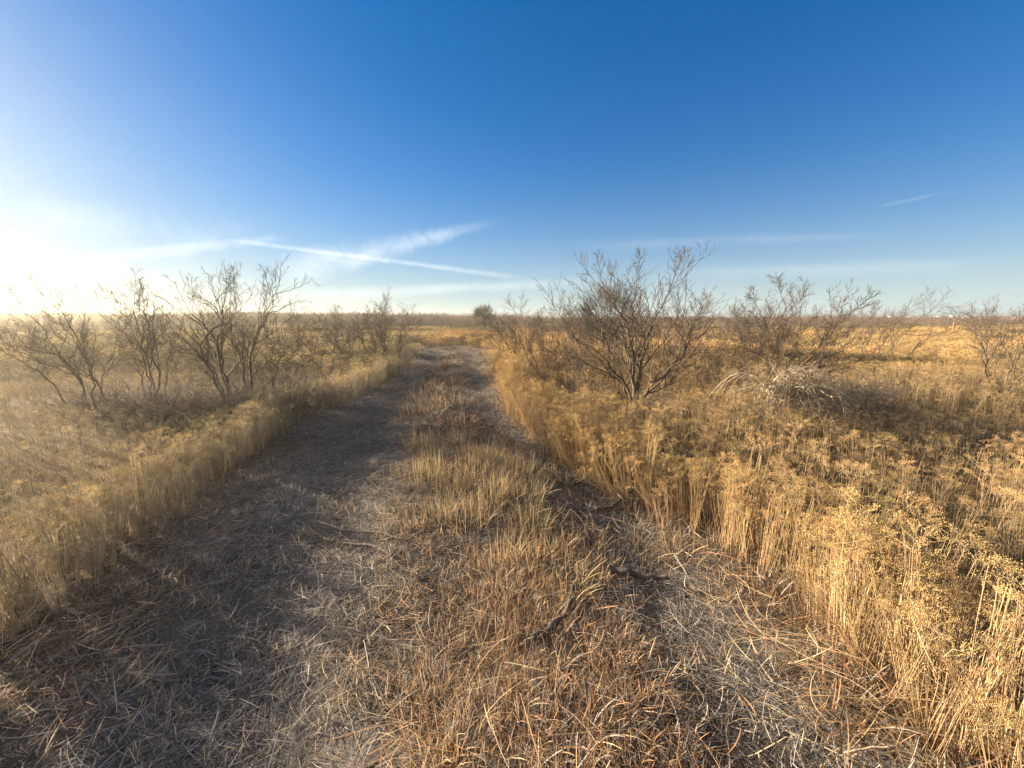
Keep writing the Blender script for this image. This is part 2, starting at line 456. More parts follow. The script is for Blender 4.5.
# ------------------------------------------------------------------ grass and straw
GOLD = (.56, .42, .225); RUST = (.46, .26, .135); GREY = (.42, .375, .335); DBRN = (.08, .058, .043); DGRY = (.15, .137, .128); TAN = (.55, .42, .26)
def straw_patch(n=260, rad=.34, cols=((GREY, .44), (TAN, .1), (DGRY, .46)), lift=.03, ln=(.05, .2)):
    g = Geo()
    a = RNG.uniform(0, 6.28, n); r = rad * np.sqrt(RNG.uniform(0, 1, n))
    L = RNG.uniform(*ln, n)
    th = RNG.uniform(0, 6.28, n); el = RNG.normal(.0, .16, n)
    d = np.stack([np.cos(th) * np.cos(el), np.sin(th) * np.cos(el), np.sin(el)], -1)
    c0 = np.stack([r * np.cos(a), r * np.sin(a), .004 + RNG.uniform(0, 1, n) ** 2 * lift], -1)
    bend = RNG.normal(0, .07, (n, 3)) * [1, 1, .4] * L[:, None]
    tt = np.linspace(-1, 1, 6)
    P = np.stack([c0 + d * (L * t / 2)[:, None] + bend * (1 - t * t) for t in tt], 1)
    P[..., 2] = np.maximum(P[..., 2], .002)
    w = RNG.uniform(.0006, .0016, n)
    side = unit(np.cross(d, unit(np.stack([RNG.normal(0, .5, n), RNG.normal(0, .5, n), np.ones(n)], -1))))
    pk = RNG.choice(len(cols), n, p=[q[1] for q in cols])
    c = np.array([cols[i][0] for i in pk]) * RNG.uniform(.5, 1.25, (n, 1))
    strips(g, P, w[:, None] * np.array([.6, .9, 1, .95, .75, .35]), side, c)
    return g
def tuft(n=70, h=.26, rad=.06, lean=.5, cols=((GOLD, .6), (TAN, .25), (RUST, .15)), wmul=1.0, droop=.5):
    g = Geo()
    a = RNG.uniform(0, 6.28, n); r = rad * np.sqrt(RNG.uniform(0, 1, n))
    L = h * RNG.uniform(.45, 1.15, n)
    az = a + RNG.normal(0, .9, n); ln = np.abs(RNG.normal(0, lean, n)).clip(0, 1.45)
    p = np.stack([r * np.cos(a), r * np.sin(a), np.zeros(n) - .01], -1)
    pts = [p]
    S = 5
    for i in range(S - 1):
        el = (ln + droop * ln * i / (S - 1) * 1.3).clip(0, 2.3)
        d = np.stack([np.sin(el) * np.cos(az), np.sin(el) * np.sin(az), np.cos(el)], -1)
        p = p + d * (L / (S - 1))[:, None]
        p[:, 2] = np.maximum(p[:, 2], .004)
        pts.append(p)
    P = np.stack(pts, 1)
    side = np.stack([-np.sin(az + .6), np.cos(az + .6), np.zeros(n)], -1)
    w = RNG.uniform(.0008, .002, n) * wmul
    pk = RNG.choice(len(cols), n, p=[q[1] for q in cols])
    c = np.array([cols[i][0] for i in pk]) * RNG.uniform(.55, 1.2, (n, 1))
    cc = c[:, None, :] * np.linspace(.75, 1.1, S)[None, :, None]
    strips(g, P, w[:, None] * np.array([1, 1, .9, .7, .25]), side, cc)
    return g

protos('straw_patch', [straw_patch() for _ in range(5)] + [straw_patch(220, cols=((RUST, .3), (TAN, .2), (GREY, .12), (DBRN, .38)), lift=.06) for _ in range(3)] + [straw_patch(60, .32, ((TAN, .4), (GOLD, .2), (RUST, .4)), .12, (.12, .36)) for _ in range(4)] + [straw_patch(240, .34, ((DBRN, .7), (RUST, .15), (GREY, .15)), .07) for _ in range(3)], M_STRAW)
protos('grass_clump', [tuft(40, RNG.uniform(.12, .22), .10, RNG.uniform(.4, .9), droop=1.1) for _ in range(6)] +
       [tuft(50, .125, .09, 1.05, ((RUST, .45), (TAN, .35), (GREY, .2)), 1.0, .9) for _ in range(4)] +
       [tuft(34, .09, .07, 1.0, ((GREY, .6), (TAN, .4))) for _ in range(3)] +
       [tuft(60, .15, .09, .85, ((DBRN, .6), (RUST, .25), (GREY, .15)), 1.1, .9) for _ in range(4)], M_STRAW)

def lay_straw():
    step = .15
    X, Y = np.meshgrid(np.arange(-7, 3.5, step), np.arange(.2, 24, step))
    x = X.ravel() + RNG.uniform(-.08, .08, X.size); y = Y.ravel() + RNG.uniform(-.08, .08, X.size)
    k = (x > xl(y) - .5) & (x < xr(y) + .5) & in_view(x, y, .6, 0)
    k &= (y < 8) | (RNG.uniform(0, 1, x.size) < .6)
    k &= RNG.uniform(0, 1, x.size) < np.clip(.66 + .6 * noise2(x * 2.6, y * 2.6, 44), .2, 1)
    x, y = x[k], y[k]
    rut = (np.abs(x - rl(y)) < .75) | (np.abs(x - rr(y) - .06) < .32)
    nd = noise2(x * 2.1 + 5, y * 1.7, 47) + RNG.normal(0, .2, x.size)
    idx = np.where(rut, RNG.integers(0, 5, x.size), np.where(nd > .42, RNG.integers(8, 12, x.size), np.where(nd > -.2, RNG.integers(5, 8, x.size), RNG.integers(12, 15, x.size))))
    idx = np.where(~rut & (nd < -.55), RNG.integers(0, 5, x.size), idx)
    nf = noise2(x * .8, y * 2.0, 48) + RNG.normal(0, .15, x.size)
    idx = np.where(~rut & (y > 4.7), np.where(nf > .25, RNG.integers(12, 15, x.size), RNG.integers(0, 5, x.size)), idx)
    tag(scatter('straw', 'straw_patch', np.stack([x, y, hz(x, y)], -1), RNG.uniform(0, 6.28, x.size), RNG.uniform(.8, 1.25, x.size), idx),
        'flattened grey and tan straw matted over the trail', 'straw', kind='stuff')
lay_straw()

def grow_grass():
    n = 24000
    y = .5 + RNG.uniform(0, 1, n) ** 1.4 * 21
    x = xl(y) - .2 + RNG.uniform(0, 1, n) * (xr(y) - xl(y) + .5)
    dl, dr, de = (x - rl(y)), (x - rr(y)), x - xr(y)
    nz = noise2(x * 3.4, y * 2.6, 41); nb = noise2(x * 1.3, y * 1.1, 42)
    hump = np.clip((dl - .66 - .14 * nz) / .15, 0, 1) * np.clip((-dr - .18 + .16 * nb) / .2, 0, 1)
    # sunny standing grass: only on the near middle, thinning towards the lens and into the distance
    gold = np.clip((y - 1.7) / .8, 0, 1) * np.clip((4.9 - y) / .8, 0, 1)
    low_r = np.clip((np.abs(dr - .06) - .2) / .25, .12, 1)
    wide = ((dl > .7 + .14 * nz) & (y > 2.35)) * np.clip(.55 + .8 * nb, 0, 1) * (de < .05)
    tall = gold * np.maximum(hump * np.clip(.25 + 1.0 * nz, .03, 1), wide * np.clip(.25 + .9 * nz, 0, 1)) * .5
    low = np.maximum(hump * np.clip(.38 + .8 * nz, .02, 1), .5 * np.exp(-np.abs(de) / .3)) * .75
    low = np.where(y > 4.9, low * np.clip(-.1 + .5 * nz, .01, 1), low)
    low = low * low_r
    bare = .13 + .12 * np.clip(nb, 0, 1)
    u = RNG.uniform(0, 1, n)
    kind = np.where(u < tall, 0, np.where(u < tall + low, 1, np.where(u < tall + low + bare, 2, 3)))
    k = (kind < 3) & in_view(x, y, .5, 0)
    x, y, kind = x[k], y[k], kind[k]
    pt = noise2(x * 1.9, y * 1.9, 49) + RNG.normal(0, .2, x.size)
    rust = np.where(y > 4.7, RNG.integers(13, 17, x.size), np.where(pt > -.1, RNG.integers(6, 10, x.size), RNG.integers(10, 17, x.size)))
    idx = np.where(kind == 0, RNG.integers(0, 6, x.size), np.where(kind == 1, rust, RNG.integers(10, 13, x.size)))
    s = RNG.uniform(.6, 1.3, x.size)
    tag(scatter('grass', 'grass_clump', np.stack([x, y, hz(x, y)], -1), RNG.uniform(0, 6.28, x.size), s, idx, RNG.normal(0, .16, (x.size, 2))),
        'dry golden grass growing on the hump between the ruts', 'grass', kind='stuff')
grow_grass()

# the separate bigger tufts on the hump of the trail
tuft_meshes = [tuft(300, .25, .17, .8, ((RUST, .24), (GREY, .12), (DBRN, .64)), 1.3).mesh('grass_tuft', M_STRAW) for _ in range(4)]
tall_meshes = [tuft(130, .31, .15, .45, ((GOLD, .8), (TAN, .2)), 1.0, .8).mesh('grass_tuft', M_STRAW) for _ in range(4)]
k = 0
for px, y, s in ((452, 15.5, 1.3), (446, 13.4, 1.4), (441, 11.6, 1.3), (436, 10.2, 1.25), (444, 9.3, 1.1), (428, 8.6, 1.3), (446, 7.9, 1.2), (422, 7.2, 1.3), (448, 6.7, 1.1), (420, 6.2, 1.25), (462, 5.8, 1.1)):
    o = bpy.data.objects.new('grass_tuft', tuft_meshes[k % 4]); col.objects.link(o)
    x = at(px, 400, y)[0]; o.location = (x, y, float(hz(x, y)) - .005); o.rotation_euler.z = k * 1.7; o.scale = (s * 1.9, s * 1.1, s * .95)
    tag(o, 'brown tousled grass tuft in the row along the trail hump', 'grass tuft', 'brown tufts in the row along the trail hump'); k += 1
for px, y, s in ((418, 4.6, 1.0), (436, 4.2, 1.05), (462, 4.7, 1), (430, 3.55, 1.0), (452, 3.3, 1.1), (480, 3.7, 1), (440, 2.9, .9), (468, 2.75, 1.0), (495, 3.1, .95), (520, 3.6, 1), (505, 2.4, .8), (535, 2.7, .85)):
    o = bpy.data.objects.new('grass_tuft', tall_meshes[k % 4]); col.objects.link(o)
    x = at(px, 500, y)[0]; o.location = (x, y, float(hz(x, y)) - .005); o.rotation_euler.z = k * 1.7; o.scale = (s, s, s)
    tag(o, 'tall golden grass tuft on the sunny middle of the trail', 'grass tuft', 'tall golden tufts on the sunny middle of the trail'); k += 1

# ------------------------------------------------------------------ mesquite
def resample(pts, n):
    pts = np.asarray(pts, float)
    d = np.r_[0, np.cumsum(np.linalg.norm(np.diff(pts, axis=0), axis=1))]
    t = np.linspace(0, d[-1], n)
    return np.stack([np.interp(t, d, pts[:, i]) for i in range(3)], -1)

def perp(d, rng):
    v = rng.normal(0, 1, 3); v -= d * v.dot(d)
    return v / (np.linalg.norm(v) + 1e-9)

def walk(p, d, L, S, zig, up, rng):
    pts = [p.copy()]; d = d.copy()
    side = perp(d, rng); sg = 1
    for i in range(S - 1):
        d2 = d + side * zig * sg + rng.normal(0, zig * .45, 3) + np.array([0, 0, up])
        d2 /= np.linalg.norm(d2); sg = -sg
        pts.append(pts[-1] + d2 * L / (S - 1))
        d = .75 * d + .25 * d2 + np.array([0, 0, up * .5]); d /= np.linalg.norm(d)
    return np.array(pts)

def limb_tree(limb, r0, rng, dens=1.0, reach=1.0):
    r0 *= .8
    """limb: polyline of a main stem. Returns the stem geometry and the geometry of its twigs"""
    stem, twig = Geo(), Geo()
    S = 14
    P = resample(limb, S); L = np.linalg.norm(np.diff(P, axis=0), axis=1).sum()
    P = P[0] + (P - P[0]) * .95; P[1:-1] += rng.normal(0, .011 * L, (S - 2, 3))
    rad = r0 * (1 - np.linspace(0, 1, S) ** .8 * .86)
    tubes(stem, P[None], rad[None], 6, (.2, .16, .12), cap=False)
    T = unit(np.gradient(P, axis=0))
    B2, B3, B4 = [], [], []
    def spawn(pts, rads, n, ang, lmul, Lp, t0, out, S2, zig, up, rmul):
        m = len(pts); Tg = unit(np.gradient(pts, axis=0))
        for i in range(n):
            t = t0 + (1 - t0) * (i + rng.uniform(0, 1)) / n
            f = t * (m - 1); a = min(int(f), m - 2); u = f - a
            p = pts[a] * (1 - u) + pts[a + 1] * u; r = rads[a] * (1 - u) + rads[a + 1] * u
            d = Tg[a]; an = ang * rng.uniform(.6, 1.4)
            dd = d * math.cos(an) + perp(d, rng) * math.sin(an)
            dd[2] += .15; dd /= np.linalg.norm(dd)
            l = Lp * lmul * rng.uniform(.55, 1.25) * (1.1 - .5 * t)
            q = walk(p, dd, l, S2, zig, up, rng)
            rr_ = np.linspace(max(r * rmul, .0027), max(r * rmul * .35, .0013), S2)
            out.append((q, rr_, l))
    spawn(P, rad, max(4, int(11 * dens)), .72, .42 * reach, L, .33, B2, 7, .17, .07, .66)
    # the stem's own tip goes on as a twig
    q = walk(P[-1], T[-1], L * .22, 7, .15, .06, rng); B2.append((q, np.linspace(rad[-1], .0015, 7), L * .22))
    for q, r_, l in B2: spawn(q, r_, max(3, int(7 * dens)), .8, .48, max(l, .5), .18, B3, 6, .2, .06, .66)
    for q, r_, l in B3: spawn(q, r_, max(2, int(4.8 * dens)), .8, .5, max(l, .22), .2, B4, 5, .22, .05, .65)
    # growth runs up and never into the soil
    for B in (B2, B3, B4):
        for q, _, _ in B: q[:, 2] = np.maximum(q[:, 2], .12)
    tubes(stem, np.array([b[0] for b in B2]), np.array([b[1] for b in B2]), 5, (.2, .16, .12))
    tubes(twig, np.array([b[0] for b in B3]), np.array([b[1] for b in B3]), 4, (.2, .16, .12))
    tubes(twig, np.array([b[0] for b in B4]), np.array([b[1] for b in B4]), 3, (.2, .16, .12))
    return stem, twig

def auto_limbs(h, w, n, rng, lean=(0, 0)):
    out = []
    for i in range(n):
        a = i / n * 6.283 + rng.uniform(-.5, .5)
        rad = w / 2 * math.sqrt(rng.uniform(.12, 1)); hh = h * (.95 - .30 * (rad / (w / 2)) ** 2) * rng.uniform(.8, 1.05)
        end = np.array([math.cos(a) * rad + lean[0] * hh, math.sin(a) * rad + lean[1] * hh, hh])
        b = np.array([math.cos(a) * .06, math.sin(a) * .06, -.06])
        m1 = b + (end - b) * .33 + np.array([math.cos(a), math.sin(a), 0]) * .12 * rad + np.array([0, 0, -.04 * h])
        m2 = b + (end - b) * .66 + rng.normal(0, .05, 3) * h * .6
        out.append(np.array([b, m1, m2, end]))
    return out

def mesquite(loc, limbs, r0, seed, label, name='mesquite_bush', cat='bush', group=None, dens=1.0, reach=1.0, mat=None):
    rng = np.random.default_rng(seed)
    root = empty(name, loc); tag(root, label, cat, group)
    for i, l in enumerate(limbs):
        s, t = limb_tree(l, r0[i] if np.ndim(r0) else r0 * rng.uniform(.75, 1.1), rng, dens, reach)
        so = s.obj('stem', mat or M_BARK, root, True); t.obj('crown', mat or M_BARK, so)
    return root

def copy_tree(o, parent=None):
    c = o.copy(); col.objects.link(c)
    if parent: c.parent = parent
    for ch in list(o.children): copy_tree(ch, c)
    return c

def ground_at(px, y):
    x = at(px, 318, y)[0]
    return np.array([x, y, float(hz(x, y))])

def traced(base_px, y, lines, depth_amp, seed, scl=1.0):
    """stems of one tree: (px,py) tracks set out in the tree's own plane at distance y, then fanned out in depth"""
    rng = np.random.default_rng(seed)
    loc = ground_at(base_px, y)
    out = []
    for i, ln in enumerate(lines):
        sl = depth_amp * ((-1) ** i) * rng.uniform(.4, 1)
        pts = []
        for (px, py) in ln:
            p = at(px, py, y) - loc
            t = max(p[2], 0) + .35 * abs(p[0])
            p[1] += sl * t
            q = np.array([p[0], p[1], p[2]]) * scl
            pts.append(q)
        f = pts[0].copy(); f[2] = -.06
        if pts[0][2] > .05: pts.insert(0, f)
        out.append(np.array(pts))
    return loc, out

# --- the big one right of the trail
loc, lm = traced(637, 5.8, [
    [(635, 398), (620, 374), (602, 360), (580, 350), (560, 340), (546, 328)],
    [(634, 396), (618, 368), (596, 345), (578, 328), (560, 318), (545, 294)],
    [(636, 396), (635, 340), (633, 312), (622, 292), (613, 270), (596, 254)],
    [(637, 396), (641, 340), (643, 315), (654, 292), (664, 272), (676, 258)],
    [(638, 396), (645, 360), (649, 330), (646, 300), (642, 275), (640, 258)],
    [(639, 398), (665, 368), (682, 350), (692, 337), (688, 310), (690, 288)],
    [(638, 398), (668, 372), (688, 348), (700, 322), (710, 302)],
    [(636, 397), (628, 350), (622, 322), (606, 300), (592, 280)]], .1, 3, .88)
mesquite(loc, lm, [.032, .036, .044, .038, .033, .036, .03, .028], 11, 'large bare mesquite with many stems fanning from one base, right beside the trail', 'mesquite_tree', 'tree', dens=1.0)

# --- left side group
loc, lm = traced(228, 6.5, [
    [(225, 385), (210, 355), (204, 326), (192, 312), (179, 301), (160, 284)],
    [(224, 384), (209, 352), (206, 330), (216, 314), (233, 300), (235, 280)],
    [(224, 384), (211, 355), (206, 328), (212, 305), (196, 286), (208, 266)],
    [(224, 384), (210, 354), (192, 341), (176, 336), (160, 326)],
    [(225, 385), (214, 358), (214, 330), (220, 300), (222, 276)]], .14, 5, .88)
mesquite(loc, lm, [.05, .04, .034, .026, .028], 12, 'bare mesquite with a thick dark trunk leaning left, left of the trail', 'mesquite_tree', 'tree', dens=.86)
loc, lm = traced(245, 6.8, [
    [(245, 382), (244, 344), (251, 312), (263, 289), (272, 264), (281, 262)],
    [(245, 382), (244, 346), (230, 324), (236, 300), (240, 275)],
    [(245, 382), (245, 345), (253, 310), (252, 285), (254, 268)],
    [(245, 382), (246, 348), (262, 334), (275, 322)]], .14, 6, .86)
mesquite(loc, lm, [.04, .033, .027, .023], 13, 'slim upright mesquite with a hooked top branch, beside the leaning mesquite', 'mesquite_tree', 'tree', dens=.86)
loc, lm = traced(153, 6.7, [
    [(153, 380), (147, 350), (142, 310), (130, 285), (118, 268)],
    [(153, 380), (148, 352), (143, 322), (143, 290), (142, 264)],
    [(141, 380), (139, 360), (130, 340), (112, 305), (100, 280)],
    [(141, 380), (140, 362), (150, 330), (154, 295), (152, 275)],
    [(161, 380), (161, 350), (166, 330), (162, 300)]], .12, 8, .8)
mesquite(loc, lm, [.03, .03, .026, .022, .018], 14, 'spindly mesquite of five thin upright stems between the leaning bush and the thick trunk', 'mesquite_tree', 'tree', dens=.86)
loc, lm = traced(82, 6.3, [
    [(72, 386), (66, 370), (58, 358), (38, 342), (22, 331), (2, 320)],
    [(84, 376), (70, 356), (55, 338), (42, 312), (28, 290)],
    [(92, 376), (72, 348), (58, 322), (44, 300)],
    [(95, 384), (97, 358), (92, 335), (82, 305), (66, 282)],
    [(95, 384), (97, 360), (106, 340), (112, 312)],
    [(60, 384), (40, 360), (12, 340), (-20, 324)]], .14, 9, .86)
mesquite(loc, lm, [.03, .03, .026, .026, .02, .022], 15, 'bare bush of slanting stems all leaning left, at the glaring end of the field', dens=.86)
loc, lm = traced(267, 6.5, [
    [(267, 382), (268, 360), (278, 342), (296, 336), (314, 338)],
    [(267, 382), (268, 362), (288, 356), (305, 350)],
    [(267, 382), (264, 362), (270, 340), (274, 322)],
    [(267, 384), (285, 368), (300, 362)]], .3, 10)
mesquite(loc, lm, .016, 16, 'low crooked mesquite spreading right at the foot of the slim upright one', dens=.86)

# --- right side group
loc, lm = traced(790, 6.2, [
    [(784, 380), (786, 340), (788, 312), (795, 290), (797, 272)],
    [(786, 380), (800, 350), (814, 336), (834, 305), (850, 292)],
    [(788, 382), (820, 362), (848, 350), (866, 330)],
    [(784, 380), (776, 345), (764, 315), (752, 292)],
    [(786, 380), (802, 340), (814, 310), (818, 282)],
    [(788, 380), (806, 352), (826, 330), (836, 312)],
    [(784, 380), (768, 350), (746, 330), (738, 312)]], .14, 21, .86)
mesquite(loc, lm, [.026, .024, .02, .018, .02, .018, .018], 22, 'wide twiggy mesquite rising behind the bleached fallen bush', dens=1.12)
loc, lm = traced(722, 6.8, [
    [(722, 402), (736, 380), (751, 362), (774, 339), (790, 322)],
    [(722, 402), (738, 372), (742, 350), (756, 335)],
    [(720, 402), (724, 376), (736, 356), (728, 340)],
    [(722, 400), (714, 378), (706, 360), (700, 345)]], .25, 23)
mesquite(loc, lm, .017, 24, 'thin mesquite with one long stem slanting right, left of the bleached fallen bush', dens=.85)

proto_rng = np.random.default_rng(77)
near_protos = []
def bush_at(px, y, h, w, seed, label, n=6, r0=.026, lean=(0, 0), dens=1.0, group=None):
    return mesquite(ground_at(px, y), auto_limbs(h, w, n, np.random.default_rng(seed), lean), r0, seed + 1, label, dens=dens, group=group)
bush_at(664, 7.6, 2.0, 2.4, 31, 'bushy mesquite with a pale trunk behind the big mesquite', lean=(.2, 0))
bush_at(590, 8.2, 1.9, 2.4, 33, 'low tangled mesquite in front of the dense dark tree', lean=(-.2, 0))
bush_at(760, 12.5, 2.3, 2.4, 55, 'tall mesquite directly behind the wide twiggy one', n=7, dens=1.1)
bush_at(524, 13.0, 1.9, 2.4, 37, 'small mesquite leaning left at the right rim of the golden clearing', lean=(-.6, 0))
bush_at(551, 10.5, 2.1, 2.6, 39, 'mesquite bush just left of the big one, beyond the golden weeds', lean=(-.2, 0), n=7)
bush_at(872, 12.5, 2.3, 3.2, 41, 'mesquite leaning right over the pale grass at the edge of the right-hand clearing', lean=(.55, 0), n=7)
bush_at(1022, 8.2, 2.1, 2.0, 43, 'bare mesquite cut by the right edge of the photo', lean=(-.2, 0), n=7)
bush_at(384, 12.0, 2.2, 2.2, 45, 'round mesquite above the weeds where the trail bends', n=8)
bush_at(356, 13.5, 2.1, 2.4, 47, 'mesquite next to the round one, a little left of the bend', n=7)
bush_at(325, 12.0, 1.8, 2.3, 49, 'low dense mesquite in the left scrub, nearest the trail', n=7)

# background bushes: copies of a few single-mesh bushes (too small to show their parts)
def whole_bush(h, w, n, seed, lean=(0, 0), dens=.85, r0=.034):
    rng = np.random.default_rng(seed); g = Geo()
    for l in auto_limbs(h, w, n, rng, lean):
        s, t = limb_tree(l, r0 * rng.uniform(.8, 1.1), rng, dens)
        g.merge(s); g.merge(t)
    return g
bush_meshes = [whole_bush(2.5, 3.2, 8, 60), whole_bush(2.2, 3.4, 7, 61, (.2, 0)), whole_bush(2.8, 3.0, 6, 62, (-.2, .1)), whole_bush(2.0, 3.0, 7, 63, (.3, .2)), whole_bush(2.4, 3.8, 8, 64)]
bush_meshes = [g.mesh('mesquite_bush', M_BUSH) for g in bush_meshes]
def place_bush(x, y, s, label, group):
    o = bpy.data.objects.new('mesquite_bush', bush_meshes[int(RNG.integers(0, 5))]); col.objects.link(o)
    o.location = (x, y, float(hz(x, y)) - .02); o.rotation_euler.z = RNG.uniform(0, 6.28); o.scale = (s, s, s * RNG.uniform(.85, 1.05))
    tag(o, label, 'bush', group)
cnt = 0
tries = 0
while cnt < 80 and tries < 5000:                               # scrub left of the trail
    tries += 1
    y = 13 + RNG.uniform(0, 1) ** 1.3 * 55; x = at(RNG.uniform(-30, 420 if y > 28 else 380), 318, y)[0]
    if y < 32 and x > xl(y) - 2.5: continue
    place_bush(x, y, RNG.uniform(.55, .95) * (1.0 if y > 22 else .85), 'bare brown mesquite bush in the thick scrub left of the trail, far back', 'bare bushes of the scrub left of the trail'); cnt += 1
cnt = 0
while cnt < 58:                                                  # scrub right of the trail
    y = 13 + RNG.uniform(0, 1) ** 1.5 * 60; px = RNG.uniform(505, 1060)
    if 850 < px and y < 34: continue
    if px < 600 and y < 24: continue
    if y < 19: continue
    x = at(px, 318, y)[0]
    place_bush(x, y, RNG.uniform(.7, 1.05) * (.8 if px > 900 else 1), 'bare brown mesquite bush in the scrub right of the trail, far back', 'bare bushes of the scrub right of the trail'); cnt += 1

# brush on the horizon: one uncountable mass
def brush_clump(seed):
    rng = np.random.default_rng(seed); g = Geo()
    for j in range(7):
        for l in auto_limbs(rng.uniform(1.7, 2.7), 3.0, 3, rng):
            s, t = limb_tree(l, .04, rng, .55)
            off = (rng.uniform(-5, 5), rng.uniform(-3, 3), 0)
            v, q, tt, c = s.arrays(); g.add(v + off, q, tt, c); v, q, tt, c = t.arrays(); g.add(v + off, q, tt, c)
    n = 900
    p = np.stack([rng.uniform(-6, 6, n), rng.uniform(-3.5, 3.5, n), rng.uniform(.1, 2.1, n) ** 1.0], -1)
    d = unit(rng.normal(0, 1, (n, 3)) + [0, 0, .9])
    tubes(g, np.stack([p - d * .35, p + rng.normal(0, .04, (n, 3)), p + d * .35], 1), np.tile([.016, .012, .006], (n, 1)), 3, jit((.17, .13, .10), n))
    return g
gs = [brush_clump(s) for s in (201, 202, 203)]
for g in gs:
    g.c = [np.broadcast_to(np.array([.235, .175, .14]), c.shape) * np.random.default_rng(1).uniform(.7, 1.3, (len(c), 1)) for c in g.c]
protos('brush_clump', gs, M_TWIG)
Ps = []
for y0, y1, n in ((70, 130, 330), (130, 260, 520), (260, 700, 700)):
    y = RNG.uniform(y0, y1, n); x = RNG.uniform(-1.45, 1.45, n) * y
    Ps.append(np.stack([x, y, np.zeros(n)], -1))
# denser, nearer scrub on the left
n = 170; y = RNG.uniform(58, 120, n); x = -RNG.uniform(.25, 1.45, n) * y
Ps.append(np.stack([x, y, np.zeros(n)], -1))
P = np.concatenate(Ps); P[:, 2] = hz(P[:, 0], P[:, 1]) * np.clip(1 - (np.hypot(P[:, 0], P[:, 1]) - 200) / 400, 0, 1) - .05
sc_ = RNG.uniform(.45, 1.2, len(P)) * np.where(P[:, 0] < 0, 1.1, .85)
far = P[:, 1] > 260
scl = np.stack([sc_ * np.where(far, 1.6, 1), sc_ * np.where(far, 1.6, 1), sc_ * np.where(far, 1.05, 1)], -1)
tag(scatter('brush', 'brush_clump', P, RNG.choice([0, 3.14], len(P)) + RNG.normal(0, .3, len(P)), scl, RNG.integers(0, 3, len(P))),
    'brown leafless brush running along the horizon', 'brush', kind='stuff')

# --- dense trees
def dense_tree(name, loc, h, w, seed, label, leafcol, n_tw=2600, tw=.5, r=.012, lift=.15, nc=70):
    rng = np.random.default_rng(seed)
    root = empty(name, loc); tag(root, label, 'tree')
    g = Geo()
    tubes(g, resample([(0, 0, -.1), (.05, 0, h * .25), (0, .05, h * .5)], 6)[None], np.linspace(.045 * h, .02 * h, 6)[None], 7, (.1, .08, .06))
    k = 16
    for i in range(k):
        a = rng.uniform(0, 6.28); b = unit(np.array([math.cos(a), math.sin(a), rng.uniform(.1, 1.2)]))
        s = np.array([0, 0, h * rng.uniform(.12, .42)]); e = s + b * np.array([w / 2, w / 2, h * .5]) * rng.uniform(.6, .95)
        tubes(g, resample([s, (s + e) / 2 + rng.normal(0, .05, 3) * h * .3, e], 6)[None], np.linspace(.016 * h, .004 * h, 6)[None], 5, (.1, .08, .06))
    g.obj('trunk', M_BARK, root, True)
    g = Geo()
    # foliage sprays gathered in clumps
    u = unit(rng.normal(0, 1, (nc, 3))); rr_ = rng.uniform(.35, 1, nc) ** .5
    cen = u * rr_[:, None] * np.array([w / 2, w / 2, h * .42]) + [0, 0, h * .56]
    cen = cen[cen[:, 2] > h * .14]
    ci = rng.integers(0, len(cen), n_tw)
    p = cen[ci] + rng.normal(0, .085, (n_tw, 3)) * w
    out = unit((p - [0, 0, h * .4]) + rng.normal(0, .5, (n_tw, 3)) * w * .3 + [0, 0, lift * h])
    L = tw * rng.uniform(.5, 1.2, n_tw)
    P_ = np.stack([p - out * L[:, None] / 2, p + rng.normal(0, .05, (n_tw, 3)) * tw, p + out * L[:, None] / 2], 1)
    tone = rng.uniform(.6, 1.4, len(cen))[ci][:, None]
    tubes(g, P_, np.tile([r, r * .9, r * .3], (n_tw, 1)), 3, jit(leafcol, n_tw, .3) * tone)
    side = unit(np.cross(out, rng.normal(0, 1, (n_tw, 3))))
    strips(g, P_, np.tile([r * .5, r * 1.3, r * .4], (n_tw, 1)), side, jit(leafcol, n_tw, .3) * tone)
    g.obj('crown', M_TWIG, root)
    return root
dense_tree('dense_tree', ground_at(608, 15), 2.85, 2.1, 301, 'dense dark rounded tree half hidden behind the big mesquite', (.15, .132, .105), 4200, .3, .0048)
dense_tree('dense_tree', ground_at(484, 62), 4.0, 3.0, 302, 'small lone round dark tree on the horizon above the trail', (.13, .105, .08), 1500, .5, .016, nc=44)

